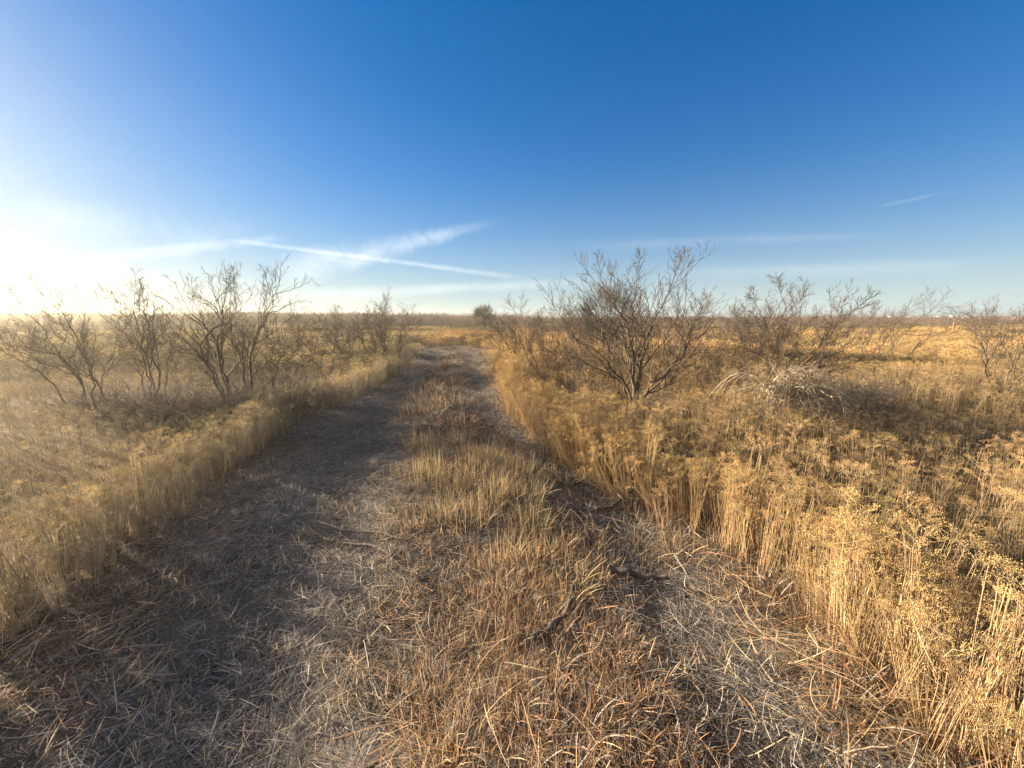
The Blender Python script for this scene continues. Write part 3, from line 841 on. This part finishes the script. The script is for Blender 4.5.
# --- bleached fallen bush, right
def fallen_bush():
    rng = np.random.default_rng(401)
    loc = ground_at(795, 5.7)
    root = empty('fallen_bush', loc + [0, 0, .1], 0, .85); tag(root, 'bleached fallen bush of pale arching stems heaped on the weeds', 'dead bush')
    for s in range(16):
        g = Geo(); Pl, Rl = [], []
        for i in range(9):
            a = rng.choice([rng.uniform(-.6, .7), rng.uniform(2.5, 3.7), rng.uniform(-2.3, -.8)], p=[.55, .2, .25])
            r = rng.uniform(.3, 1.25); hh = rng.uniform(.35, .95)
            b = np.array([rng.uniform(-.45, .25), rng.uniform(-.3, .3), rng.uniform(.15, .6)])
            pk = b + np.array([math.cos(a) * r * .45, math.sin(a) * r * .4, hh - b[2]])
            e = b + np.array([math.cos(a) * r, math.sin(a) * r * .8, rng.uniform(.05, .35) - b[2]])
            q = resample([b, b * .5 + pk * .5 + [0, 0, .1], pk, pk * .4 + e * .6 + [0, 0, .12], e], 9) + np.cumsum(rng.normal(0, .022, (9, 3)), axis=0)
            Pl.append(q); Rl.append(np.linspace(.0085, .0025, 9) * rng.uniform(.4, 1.5))
        tubes(g, Pl, Rl, 5, (.4, .3, .2))
        tw = []
        for q in Pl:
            for j in range(7):
                u = rng.integers(2, 8); d = unit(q[u] - q[u - 1] + rng.normal(0, .05, 3))
                tw.append(walk(q[u], d, rng.uniform(.12, .35), 5, .2, -.02, rng))
        so = g.obj('stem', M_PALE, root, True)
        t = Geo(); tubes(t, tw, np.tile(np.linspace(.003, .0014, 5), (len(tw), 1)), 4, (.4, .3, .2)); t.obj('crown', M_PALE, so)
fallen_bush()

# --- low grey scrub at the foot of the left trees and right of the big one
def low_scrub(px, y, s, seed, label, group):
    rng = np.random.default_rng(seed)
    g = Geo(); tw = []; rd = []
    for i in range(46):
        a = rng.uniform(0, 6.28); d = unit(np.array([math.cos(a), math.sin(a), rng.uniform(.5, 2.2)]))
        q = walk(np.array([rng.normal(0, .16), rng.normal(0, .16), 0]), d, rng.uniform(.5, .95), 7, .16, .03, rng)
        tw.append(q); rd.append(np.linspace(.006, .002, 7))
        for j in range(7):
            u = rng.integers(2, 7); d2 = unit(d + rng.normal(0, .7, 3))
            tw.append(walk(q[u], d2, rng.uniform(.15, .35), 7, .2, .03, rng)); rd.append(np.linspace(.0028, .0014, 7))
    tubes(g, tw, rd, 3, jit((.21, .175, .145), len(tw), .25))
    o = g.obj('scrub_bush', M_TWIG); o.location = ground_at(px, y); o.scale = (s * 1.25, s, s * .8)
    tag(o, label, 'bush', group)
for i, (px, y, s) in enumerate(((112, 5.9, .9), (140, 5.7, 1.0), (166, 5.9, .9), (188, 5.8, .95), (206, 6.0, 1), (240, 6.1, .95), (262, 6.0, 1.0), (290, 6.2, 1.0), (310, 6.9, .9), (330, 7.6, .9), (75, 6.0, .9))):
    low_scrub(px, y, s, 500 + i, 'low grey twiggy scrub at the feet of the bare trees left of the trail', 'low grey scrub left of the trail')
for i, (px, y, s) in enumerate(((650, 5.5, .7), (680, 5.8, .8), (842, 5.9, 1.0), (862, 6.4, .95), (880, 6.9, .9), (576, 7.0, .8))):
    low_scrub(px, y, s, 520 + i, 'low dark twiggy scrub among the weeds right of the trail', 'low dark scrub right of the trail')

# ------------------------------------------------------------------ fallen wood on the trail
def stick(name, pts_px, y_list, r0, label, seed, mat, forks=0, lift=.02, sides=8, group=None):
    rng = np.random.default_rng(seed)
    pts = []
    for (px, py), y in zip(pts_px, y_list):
        x = at(px, py, y)[0]; pts.append((x, y, float(hz(x, y)) + lift))
    r0 *= 1.35; lift += .02; pts = [(a, b, c + .02) for a, b, c in pts]
    P_ = resample(pts, 12)
    o0 = P_[6].copy(); o0[2] -= lift
    P_ -= o0
    P_[1:-1] += rng.normal(0, r0 * .22, (10, 3))
    rad = np.linspace(r0, r0 * .55, 12) * rng.uniform(.85, 1.15, 12)
    g = Geo(); tubes(g, P_[None], rad[None], sides, (.1, .08, .06), cap=True)
    root = empty(name, o0); tag(root, label, 'branch', group)
    g.obj('limb', mat, root, True)
    for i in range(forks):
        u = rng.integers(3, 10); d = unit((P_[u + 1] - P_[u]) + rng.normal(0, .35, 3) * np.linalg.norm(P_[u + 1] - P_[u]) * [1, 1, .5])
        q = walk(P_[u], d, rng.uniform(.18, .4), 7, .14, .02, rng)
        g = Geo(); tubes(g, q[None], np.linspace(rad[u] * .55, .0016, 7)[None], 5, (.1, .08, .06)); g.obj('twig', mat, root, True)
    return root
def gy(py, lift=.03):
    return (CAM_H - lift) / math.tan(PITCH + math.atan((py - H / 2) / F_PX))
def sk(name, pts, r0, label, seed, mat, forks=0, lift=.02):
    return stick(name, pts, [gy(p[1], lift) for p in pts], r0, label, seed, mat, forks, lift)
sk('fallen_branch', [(532, 640), (548, 632), (562, 618), (574, 600)], .016, 'dark curved log lying in the straw below the rusty grass', 601, M_DARK, 0, .045)
sk('fallen_branch', [(608, 570), (625, 574), (645, 576), (668, 577)], .016, 'short thick split log with a pale sunlit top on the right rut', 602, M_DARK, 0, .05)
sk('fallen_branch', [(548, 562), (560, 569), (572, 575)], .013, 'short dark stub in the grass between the two logs', 603, M_DARK, 0, .05)
sk('fallen_branch', [(560, 508), (585, 510), (610, 506), (634, 490)], .014, 'forked dark branch lying across the grass, nearer of the two at the weed edge', 604, M_DARK, 4, .05)
sk('fallen_branch', [(540, 484), (566, 484), (590, 484), (612, 480)], .012, 'thin dark branch lying flat, farther of the two at the weed edge', 605, M_DARK, 3, .05)
sk('fallen_branch', [(392, 556), (372, 545), (350, 541), (330, 536), (308, 522)], .010, 'twiggy grey branch lying in the shaded left rut', 606, M_BARK, 6, .03)
sk('fallen_branch', [(400, 540), (380, 533), (345, 528), (318, 516)], .007, 'thin grey branch just beyond the twiggy one in the left rut', 607, M_BARK, 4, .03)
sk('fallen_branch', [(842, 766), (868, 765), (892, 766)], .0034, 'pale straight stick at the foot of the right-hand weeds', 608, M_PALE, 0, .03)

# bent pale stalk standing out of the right weeds
g = Geo()
b = ground_at(914, 2.05) + [0, 0, .3]
e1 = at(918, 572, 2.05); e2 = at(946, 538, 2.10); e3 = at(936, 527, 2.12); 
tubes(g, resample([b * [1, 1, 0] + [0, .02, 0], b, e1, e2, e3], 14)[None], np.linspace(.0045, .002, 14)[None], 6, (.55, .4, .2))
o = g.obj('weed_stalk', M_WEED); tag(o, 'pale bent weed stalk slanting out of the right-hand weeds', 'stalk')

# pale stones in the left foreground
def stone(px, py, s, seed, label):
    import bmesh
    bm = bmesh.new(); bmesh.ops.create_icosphere(bm, subdivisions=3, radius=1)
    r = np.random.default_rng(seed); ph = r.uniform(0, 6.28, 6)
    for v in bm.verts:
        c = v.co.copy(); k = 1 + .16 * math.sin(2.3 * c.x + ph[0]) * math.cos(2.9 * c.y + ph[1]) + .08 * math.sin(6 * c.x + 5 * c.z + ph[2]) + .05 * math.sin(11 * c.y + ph[3])
        v.co = Vector((c.x * k * s, c.y * k * s * .7, c.z * k * s * .38))
    me = bpy.data.meshes.new('stone'); bm.to_mesh(me); bm.free()
    for p in me.polygons: p.use_smooth = True
    me.materials.append(M_STONE)
    o = bpy.data.objects.new('stone', me); col.objects.link(o)
    y = gy(py, .03); x = at(px, py, y)[0]; o.location = (x, y, float(hz(x, y)) + .028); o.rotation_euler = (.1, -.12, r.uniform(-.5, .5))
    tag(o, label, 'stone')
M_STONE = bark_mat('pale_stone', (.26, .25, .23), (.52, .50, .46), 40)
stone(131, 739, .022, 1, 'pale flat stone on the dark straw, bottom left corner of the trail')
stone(187, 747, .018, 2, 'small grey stone right of the pale flat one')
stone(156, 745, .011, 3, 'tiny grey stone between the two larger ones')

# ------------------------------------------------------------------ far right: white sheds, tank, posts
def plain_mat(name, c, rough=.6):
    m, nt, N, L = new_mat(name)
    tc = N('ShaderNodeTexCoord'); n = N('ShaderNodeTexNoise'); n.inputs['Scale'].default_value = 3; L(tc.outputs['Object'], n.inputs['Vector'])
    r = N('ShaderNodeValToRGB'); r.color_ramp.elements[0].color = (*[v * .85 for v in c], 1); r.color_ramp.elements[1].color = (*c, 1); L(n.outputs['Fac'], r.inputs[0])
    p = N('ShaderNodeBsdfPrincipled'); p.inputs['Roughness'].default_value = rough; L(r.outputs[0], p.inputs['Base Color'])
    o = N('ShaderNodeOutputMaterial'); L(p.outputs[0], o.inputs['Surface'])
    return m
M_WHITE = plain_mat('white_paint', (.82, .82, .80)); M_WINDOW = plain_mat('dark_window', (.03, .03, .035), .2); M_POST = plain_mat('weathered_post', (.30, .17, .12), .9)
def box(g, a, b):
    x0, y0, z0 = a; x1, y1, z1 = b
    g.add([(x0, y0, z0), (x1, y0, z0), (x1, y1, z0), (x0, y1, z0), (x0, y0, z1), (x1, y0, z1), (x1, y1, z1), (x0, y1, z1)],
          [(0, 3, 2, 1), (4, 5, 6, 7), (0, 1, 5, 4), (1, 2, 6, 5), (2, 3, 7, 6), (3, 0, 4, 7)])
def shed(px, y, w, d, h, rz, label):
    w *= .55; d *= .8; h *= .8
    loc = ground_at(px, y); loc[2] = 0
    r = empty('white_shed', loc, rz); tag(r, label, 'shed')
    g = Geo(); box(g, (-w / 2, -d / 2, -.1), (w / 2, d / 2, h)); g.obj('wall', M_WHITE, r)
    g = Geo(); e = .2; rh = h + d * .22
    g.add([(-w/2-e, -d/2-e, h+.003), (w/2+e, -d/2-e, h+.003), (w/2+e, 0, rh), (-w/2-e, 0, rh), (-w/2-e, d/2+e, h+.003), (w/2+e, d/2+e, h+.003)],
          [(0, 1, 2, 3), (3, 2, 5, 4), (0, 4, 5, 1)], [(0, 3, 4), (1, 5, 2)]); g.obj('roof', M_WHITE, r)
    for s in (-.25, .25):
        g = Geo(); box(g, (s * w - .5, -d / 2 - .03, h * .4), (s * w + .5, -d / 2 - .004, h * .8)); g.obj('window', M_WINDOW, r)
shed(940, 262, 9, 5, 2.6, -.5, 'white shed on the horizon just left of the pale tank')
shed(970, 262, 9, 5, 2.7, -.4, 'white shed on the horizon just right of the pale tank')
shed(986, 118, 4.0, 3, 1.6, -.6, 'small white shed low in the scrub below the horizon sheds')
shed(1020, 112, 5.2, 3, 1.7, -.5, 'white shed nearest the right edge of the photo')
shed(910, 270, 7, 5, 2.5, -.6, 'white shed glimpsed through the mesquite that leans right')
shed(892, 270, 7, 5, 2.6, -.6, 'white shed leftmost in the far row')
loc = ground_at(952, 255); loc[2] = 0
r = empty('water_tank', loc); tag(r, 'upright pale tank on the horizon between two white sheds', 'tank')
g = Geo(); tubes(g, np.array([[(0, 0, -.1), (0, 0, 1.5), (0, 0, 3.2)]]), np.array([[1.3, 1.3, 1.3]]), 20, (.8, .8, .8)); g.obj('tank_wall', M_WHITE, r, True)
g = Geo(); tubes(g, np.array([[(0, 0, 3.2), (0, 0, 3.5), (0, 0, 3.62)]]), np.array([[1.36, .8, .02]]), 20, (.8, .8, .8)); g.obj('lid', M_WHITE, r, True)
loc = ground_at(955, 30)
g = Geo(); tubes(g, resample([(0, 0, -.2), (.01, 0, .6), (.03, 0, 1.35)], 5)[None], np.full((1, 5), .055), 8, (.3, .2, .1), cap=True)
o = g.obj('fence_post', M_POST); o.location = loc; tag(o, 'weathered reddish wooden post standing in the right-hand clearing', 'post')

# ------------------------------------------------------------------ sky
world = bpy.data.worlds.new('World'); scene.world = world; world.use_nodes = True
nt = world.node_tree; nt.nodes.clear(); N = nt.nodes.new; L = nt.links.new
sky = N('ShaderNodeTexSky'); sky.sky_type = 'NISHITA'; sky.sun_disc = False
sky.sun_elevation = SUN_EL; sky.sun_rotation = SUN_AZ
sky.air_density = 1.0; sky.dust_density = 0.7; sky.ozone_density = 5.0; sky.altitude = 300
tc = N('ShaderNodeTexCoord')
def math_(op, a, b=None, clamp=False):
    m = N('ShaderNodeMath'); m.operation = op; m.use_clamp = clamp
    for i, v in enumerate((a, b)):
        if v is None: continue
        if isinstance(v, (int, float)): m.inputs[i].default_value = v
        else: L(v, m.inputs[i])
    return m.outputs[0]
def dot(vec):
    d = N('ShaderNodeVectorMath'); d.operation = 'DOT_PRODUCT'; L(tc.outputs['Generated'], d.inputs[0]); d.inputs[1].default_value = tuple(vec)
    return d.outputs['Value']
def ramp(v, a, b, smooth=True):
    m = N('ShaderNodeMapRange'); m.interpolation_type = 'SMOOTHSTEP' if smooth else 'LINEAR'
    m.inputs['From Min'].default_value = a; m.inputs['From Max'].default_value = b
    L(v, m.inputs['Value']); return m.outputs[0]
def noise(scale, detail=4, stretch=(1, 1, 1)):
    mp = N('ShaderNodeMapping'); mp.inputs['Scale'].default_value = stretch; L(tc.outputs['Generated'], mp.inputs[0])
    n = N('ShaderNodeTexNoise'); n.inputs['Scale'].default_value = scale; n.inputs['Detail'].default_value = detail; n.inputs['Roughness'].default_value = .68; n.inputs['Distortion'].default_value = .6
    L(mp.outputs[0], n.inputs['Vector']); return n.outputs['Fac']
def sky_dir(px, py):
    v = at(px, py, 100.) - np.array([0, 0, CAM_H]); return v / np.linalg.norm(v)
def trail(p0, p1, width0, width1, strength, fade0=.15, fade1=.35, ns=18, nlo=.3, nhi=.7, bend=0.0):
    """a vapour trail: a straight flight line overhead, i.e. a great circle of the sky"""
    a, b = sky_dir(*p0), sky_dir(*p1)
    n = np.cross(a, b); n /= np.linalg.norm(n)
    t = np.cross(n, a); t /= np.linalg.norm(t)
    span = math.atan2(np.dot(b, t), np.dot(b, a))
    dn = math_('ADD', dot(n), math_('MULTIPLY', math_('SUBTRACT', noise(ns * .6, 3), .5), width0 * .9))
    along = math_('DIVIDE', math_('ARCTAN2', dot(t), dot(a)), span)
    wd = math_('ADD', math_('MULTIPLY', along, width1 - width0), width0)
    prof = math_('SUBTRACT', 1.0, math_('DIVIDE', math_('ABSOLUTE', dn), wd), True)
    prof = ramp(prof, 0, 1)
    m = math_('MULTIPLY', prof, math_('MULTIPLY', ramp(along, 0, fade0), ramp(along, 1.0, 1.0 - fade1)))
    m = math_('MULTIPLY', m, ramp(noise(ns, 5), nlo, nhi))
    return math_('MULTIPLY', m, strength)
masks = [
    trail((215, 238), (545, 281), .0065, .010, .46, .1, .25, 24, .12, .62),
    trail((265, 278), (510, 218), .055, .012, .55, .2, .4, 16, .15, .62),
    trail((60, 262), (300, 236), .016, .012, .38, .3, .3, 18, .2, .7),
    trail((165, 262), (225, 228), .03, .012, .35, .3, .4, 12, .3, .7),
    trail((870, 208), (965, 188), .006, .004, .11, .3, .5, 14, .1, .5),
    trail((560, 247), (960, 231), .020, .012, .15, .3, .4, 9, .0, .7),
    trail((240, 297), (640, 281), .024, .014, .5, .3, .4, 9, .05, .7),
    trail((640, 275), (1060, 262), .02, .02, .2, .3, .3, 9, .0, .7),
    trail((-20, 215), (330, 232), .05, .03, .3, .2, .6, 5, .35, .7),
]
tot = masks[0]
for m in masks[1:]: tot = math_('ADD', tot, m, True)
mx = N('ShaderNodeMix'); mx.data_type = 'RGBA'; mx.clamp_factor = True
sat = N('ShaderNodeHueSaturation'); sat.inputs['Saturation'].default_value = 1.26
L(sky.outputs[0], sat.inputs['Color'])
def vm(op, a, b):
    m = N('ShaderNodeVectorMath'); m.operation = op
    for i, v in enumerate((a, b)):
        if isinstance(v, tuple): m.inputs[i].default_value = v
        else: L(v, m.inputs[i])
    return m.outputs[0]
lum = N('ShaderNodeVectorMath'); lum.operation = 'DOT_PRODUCT'; lum.inputs[1].default_value = (.25, .60, .15); L(sat.outputs[0], lum.inputs[0])
KS = 4.3                                         # the bright side of the sky rolls off instead of clipping
roll = math_('DIVIDE', 1.02, math_('ADD', 1.0, math_('DIVIDE', lum.outputs['Value'], KS)))
sc_n = N('ShaderNodeVectorMath'); sc_n.operation = 'SCALE'; tint = N('ShaderNodeVectorMath'); tint.operation = 'MULTIPLY'; tint.inputs[1].default_value = (.80, .96, .985); L(sat.outputs[0], tint.inputs[0]); L(tint.outputs[0], sc_n.inputs[0]); L(roll, sc_n.inputs['Scale'])
# pale layer of air low over the horizon
sep = N('ShaderNodeSeparateXYZ'); L(tc.outputs['Generated'], sep.inputs[0])
low = math_('MULTIPLY', math_('POWER', 2.718, math_('MULTIPLY', math_('MAXIMUM', sep.outputs[2], 0.0), -8.0)), .80)
hm = N('ShaderNodeMix'); hm.data_type = 'RGBA'; hm.inputs[7].default_value = (4.4, 4.7, 4.6, 1)
L(low, hm.inputs[0]); L(sc_n.outputs[0], hm.inputs[6])
# pale sky added overhead and behind the camera, out of view, as neutral fill
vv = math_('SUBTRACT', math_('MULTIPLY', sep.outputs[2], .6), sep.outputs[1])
sky_fill = math_('MULTIPLY', math_('MULTIPLY', ramp(vv, -.2, .6), ramp(noise(3, 5, (1, 2.5, 1)), .2, .6)), .6)
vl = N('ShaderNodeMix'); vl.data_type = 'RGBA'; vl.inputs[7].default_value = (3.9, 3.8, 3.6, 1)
L(sky_fill, vl.inputs[0]); L(hm.outputs[2], vl.inputs[6])
# extra glow added round the sun, on top of the sky model, for warm fill
sdv = (math.sin(SUN_AZ) * math.cos(SUN_EL), math.cos(SUN_AZ) * math.cos(SUN_EL), math.sin(SUN_EL))
ang = math_('ARCCOSINE', math_('MINIMUM', dot(sdv), 1.0))
ring = math_('MULTIPLY', math_('POWER', 2.718, math_('MULTIPLY', ang, -1 / R(5.0))), 8.0)
rg = N('ShaderNodeCombineXYZ'); L(ring, rg.inputs[0]); L(math_('MULTIPLY', ring, .9), rg.inputs[1]); L(math_('MULTIPLY', ring, .7), rg.inputs[2])
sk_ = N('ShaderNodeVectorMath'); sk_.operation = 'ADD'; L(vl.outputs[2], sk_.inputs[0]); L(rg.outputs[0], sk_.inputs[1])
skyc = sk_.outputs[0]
L(tot, mx.inputs[0]); L(skyc, mx.inputs[6])
cl = N('ShaderNodeMix'); cl.data_type = 'RGBA'; cl.blend_type = 'ADD'; cl.inputs[0].default_value = 1; cl.inputs[7].default_value = (1.3, 1.25, 1.15, 1)
gray = N('ShaderNodeHueSaturation'); gray.inputs['Saturation'].default_value = .4; gray.inputs['Value'].default_value = 1.15
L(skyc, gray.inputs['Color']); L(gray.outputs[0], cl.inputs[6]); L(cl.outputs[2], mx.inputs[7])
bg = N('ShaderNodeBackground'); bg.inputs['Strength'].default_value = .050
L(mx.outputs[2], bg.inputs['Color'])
wo = N('ShaderNodeOutputWorld'); L(bg.outputs[0], wo.inputs['Surface'])

sl = bpy.data.lights.new('sun', 'SUN'); sl.energy = 5.0; sl.angle = R(.5); sl.color = (1, .83, .60)
so = bpy.data.objects.new('sun', sl); col.objects.link(so)
sd = Vector((math.sin(SUN_AZ) * math.cos(SUN_EL), math.cos(SUN_AZ) * math.cos(SUN_EL), math.sin(SUN_EL)))
so.rotation_euler = sd.to_track_quat('Z', 'Y').to_euler()
so.location = (-20, 10, 12)

# ------------------------------------------------------------------ air
m, nt_, N, L = new_mat('haze')
v = N('ShaderNodeVolumePrincipled'); v.inputs['Color'].default_value = (.98, .92, .74, 1); v.inputs['Density'].default_value = HAZE; v.inputs['Anisotropy'].default_value = .62
o_ = N('ShaderNodeOutputMaterial'); L(v.outputs[0], o_.inputs['Volume'])
g = Geo(); box(g, (-2750, -2750, -1.6), (2750, 2750, 4.6)); o = g.obj('haze', m); tag(o, 'thin pale haze over the field', 'haze', kind='stuff')

# ------------------------------------------------------------------ camera and output
cam = bpy.data.cameras.new('camera'); cam.sensor_width = 36; cam.lens = 36 * F_PX / W; cam.clip_start = .05; cam.clip_end = 6000
co = bpy.data.objects.new('camera', cam); col.objects.link(co)
co.location = (0, 0, CAM_H); co.rotation_euler = (math.pi / 2 - PITCH, 0, 0)
scene.camera = co
vs = scene.view_settings
vs.view_transform = 'Standard'; vs.look = 'None'; vs.gamma = 1; vs.use_curve_mapping = False; vs.exposure = 2.17
scene.cycles.use_denoising = True; scene.cycles.denoiser = 'OPENIMAGEDENOISE'; scene.cycles.denoising_input_passes = 'RGB_ALBEDO_NORMAL'; scene.cycles.denoising_prefilter = 'ACCURATE'
scene.cycles.sample_clamp_indirect = 4.0; scene.cycles.caustics_reflective = False; scene.cycles.caustics_refractive = False; scene.cycles.max_bounces = 6; scene.cycles.diffuse_bounces = 3; scene.cycles.transparent_max_bounces = 8
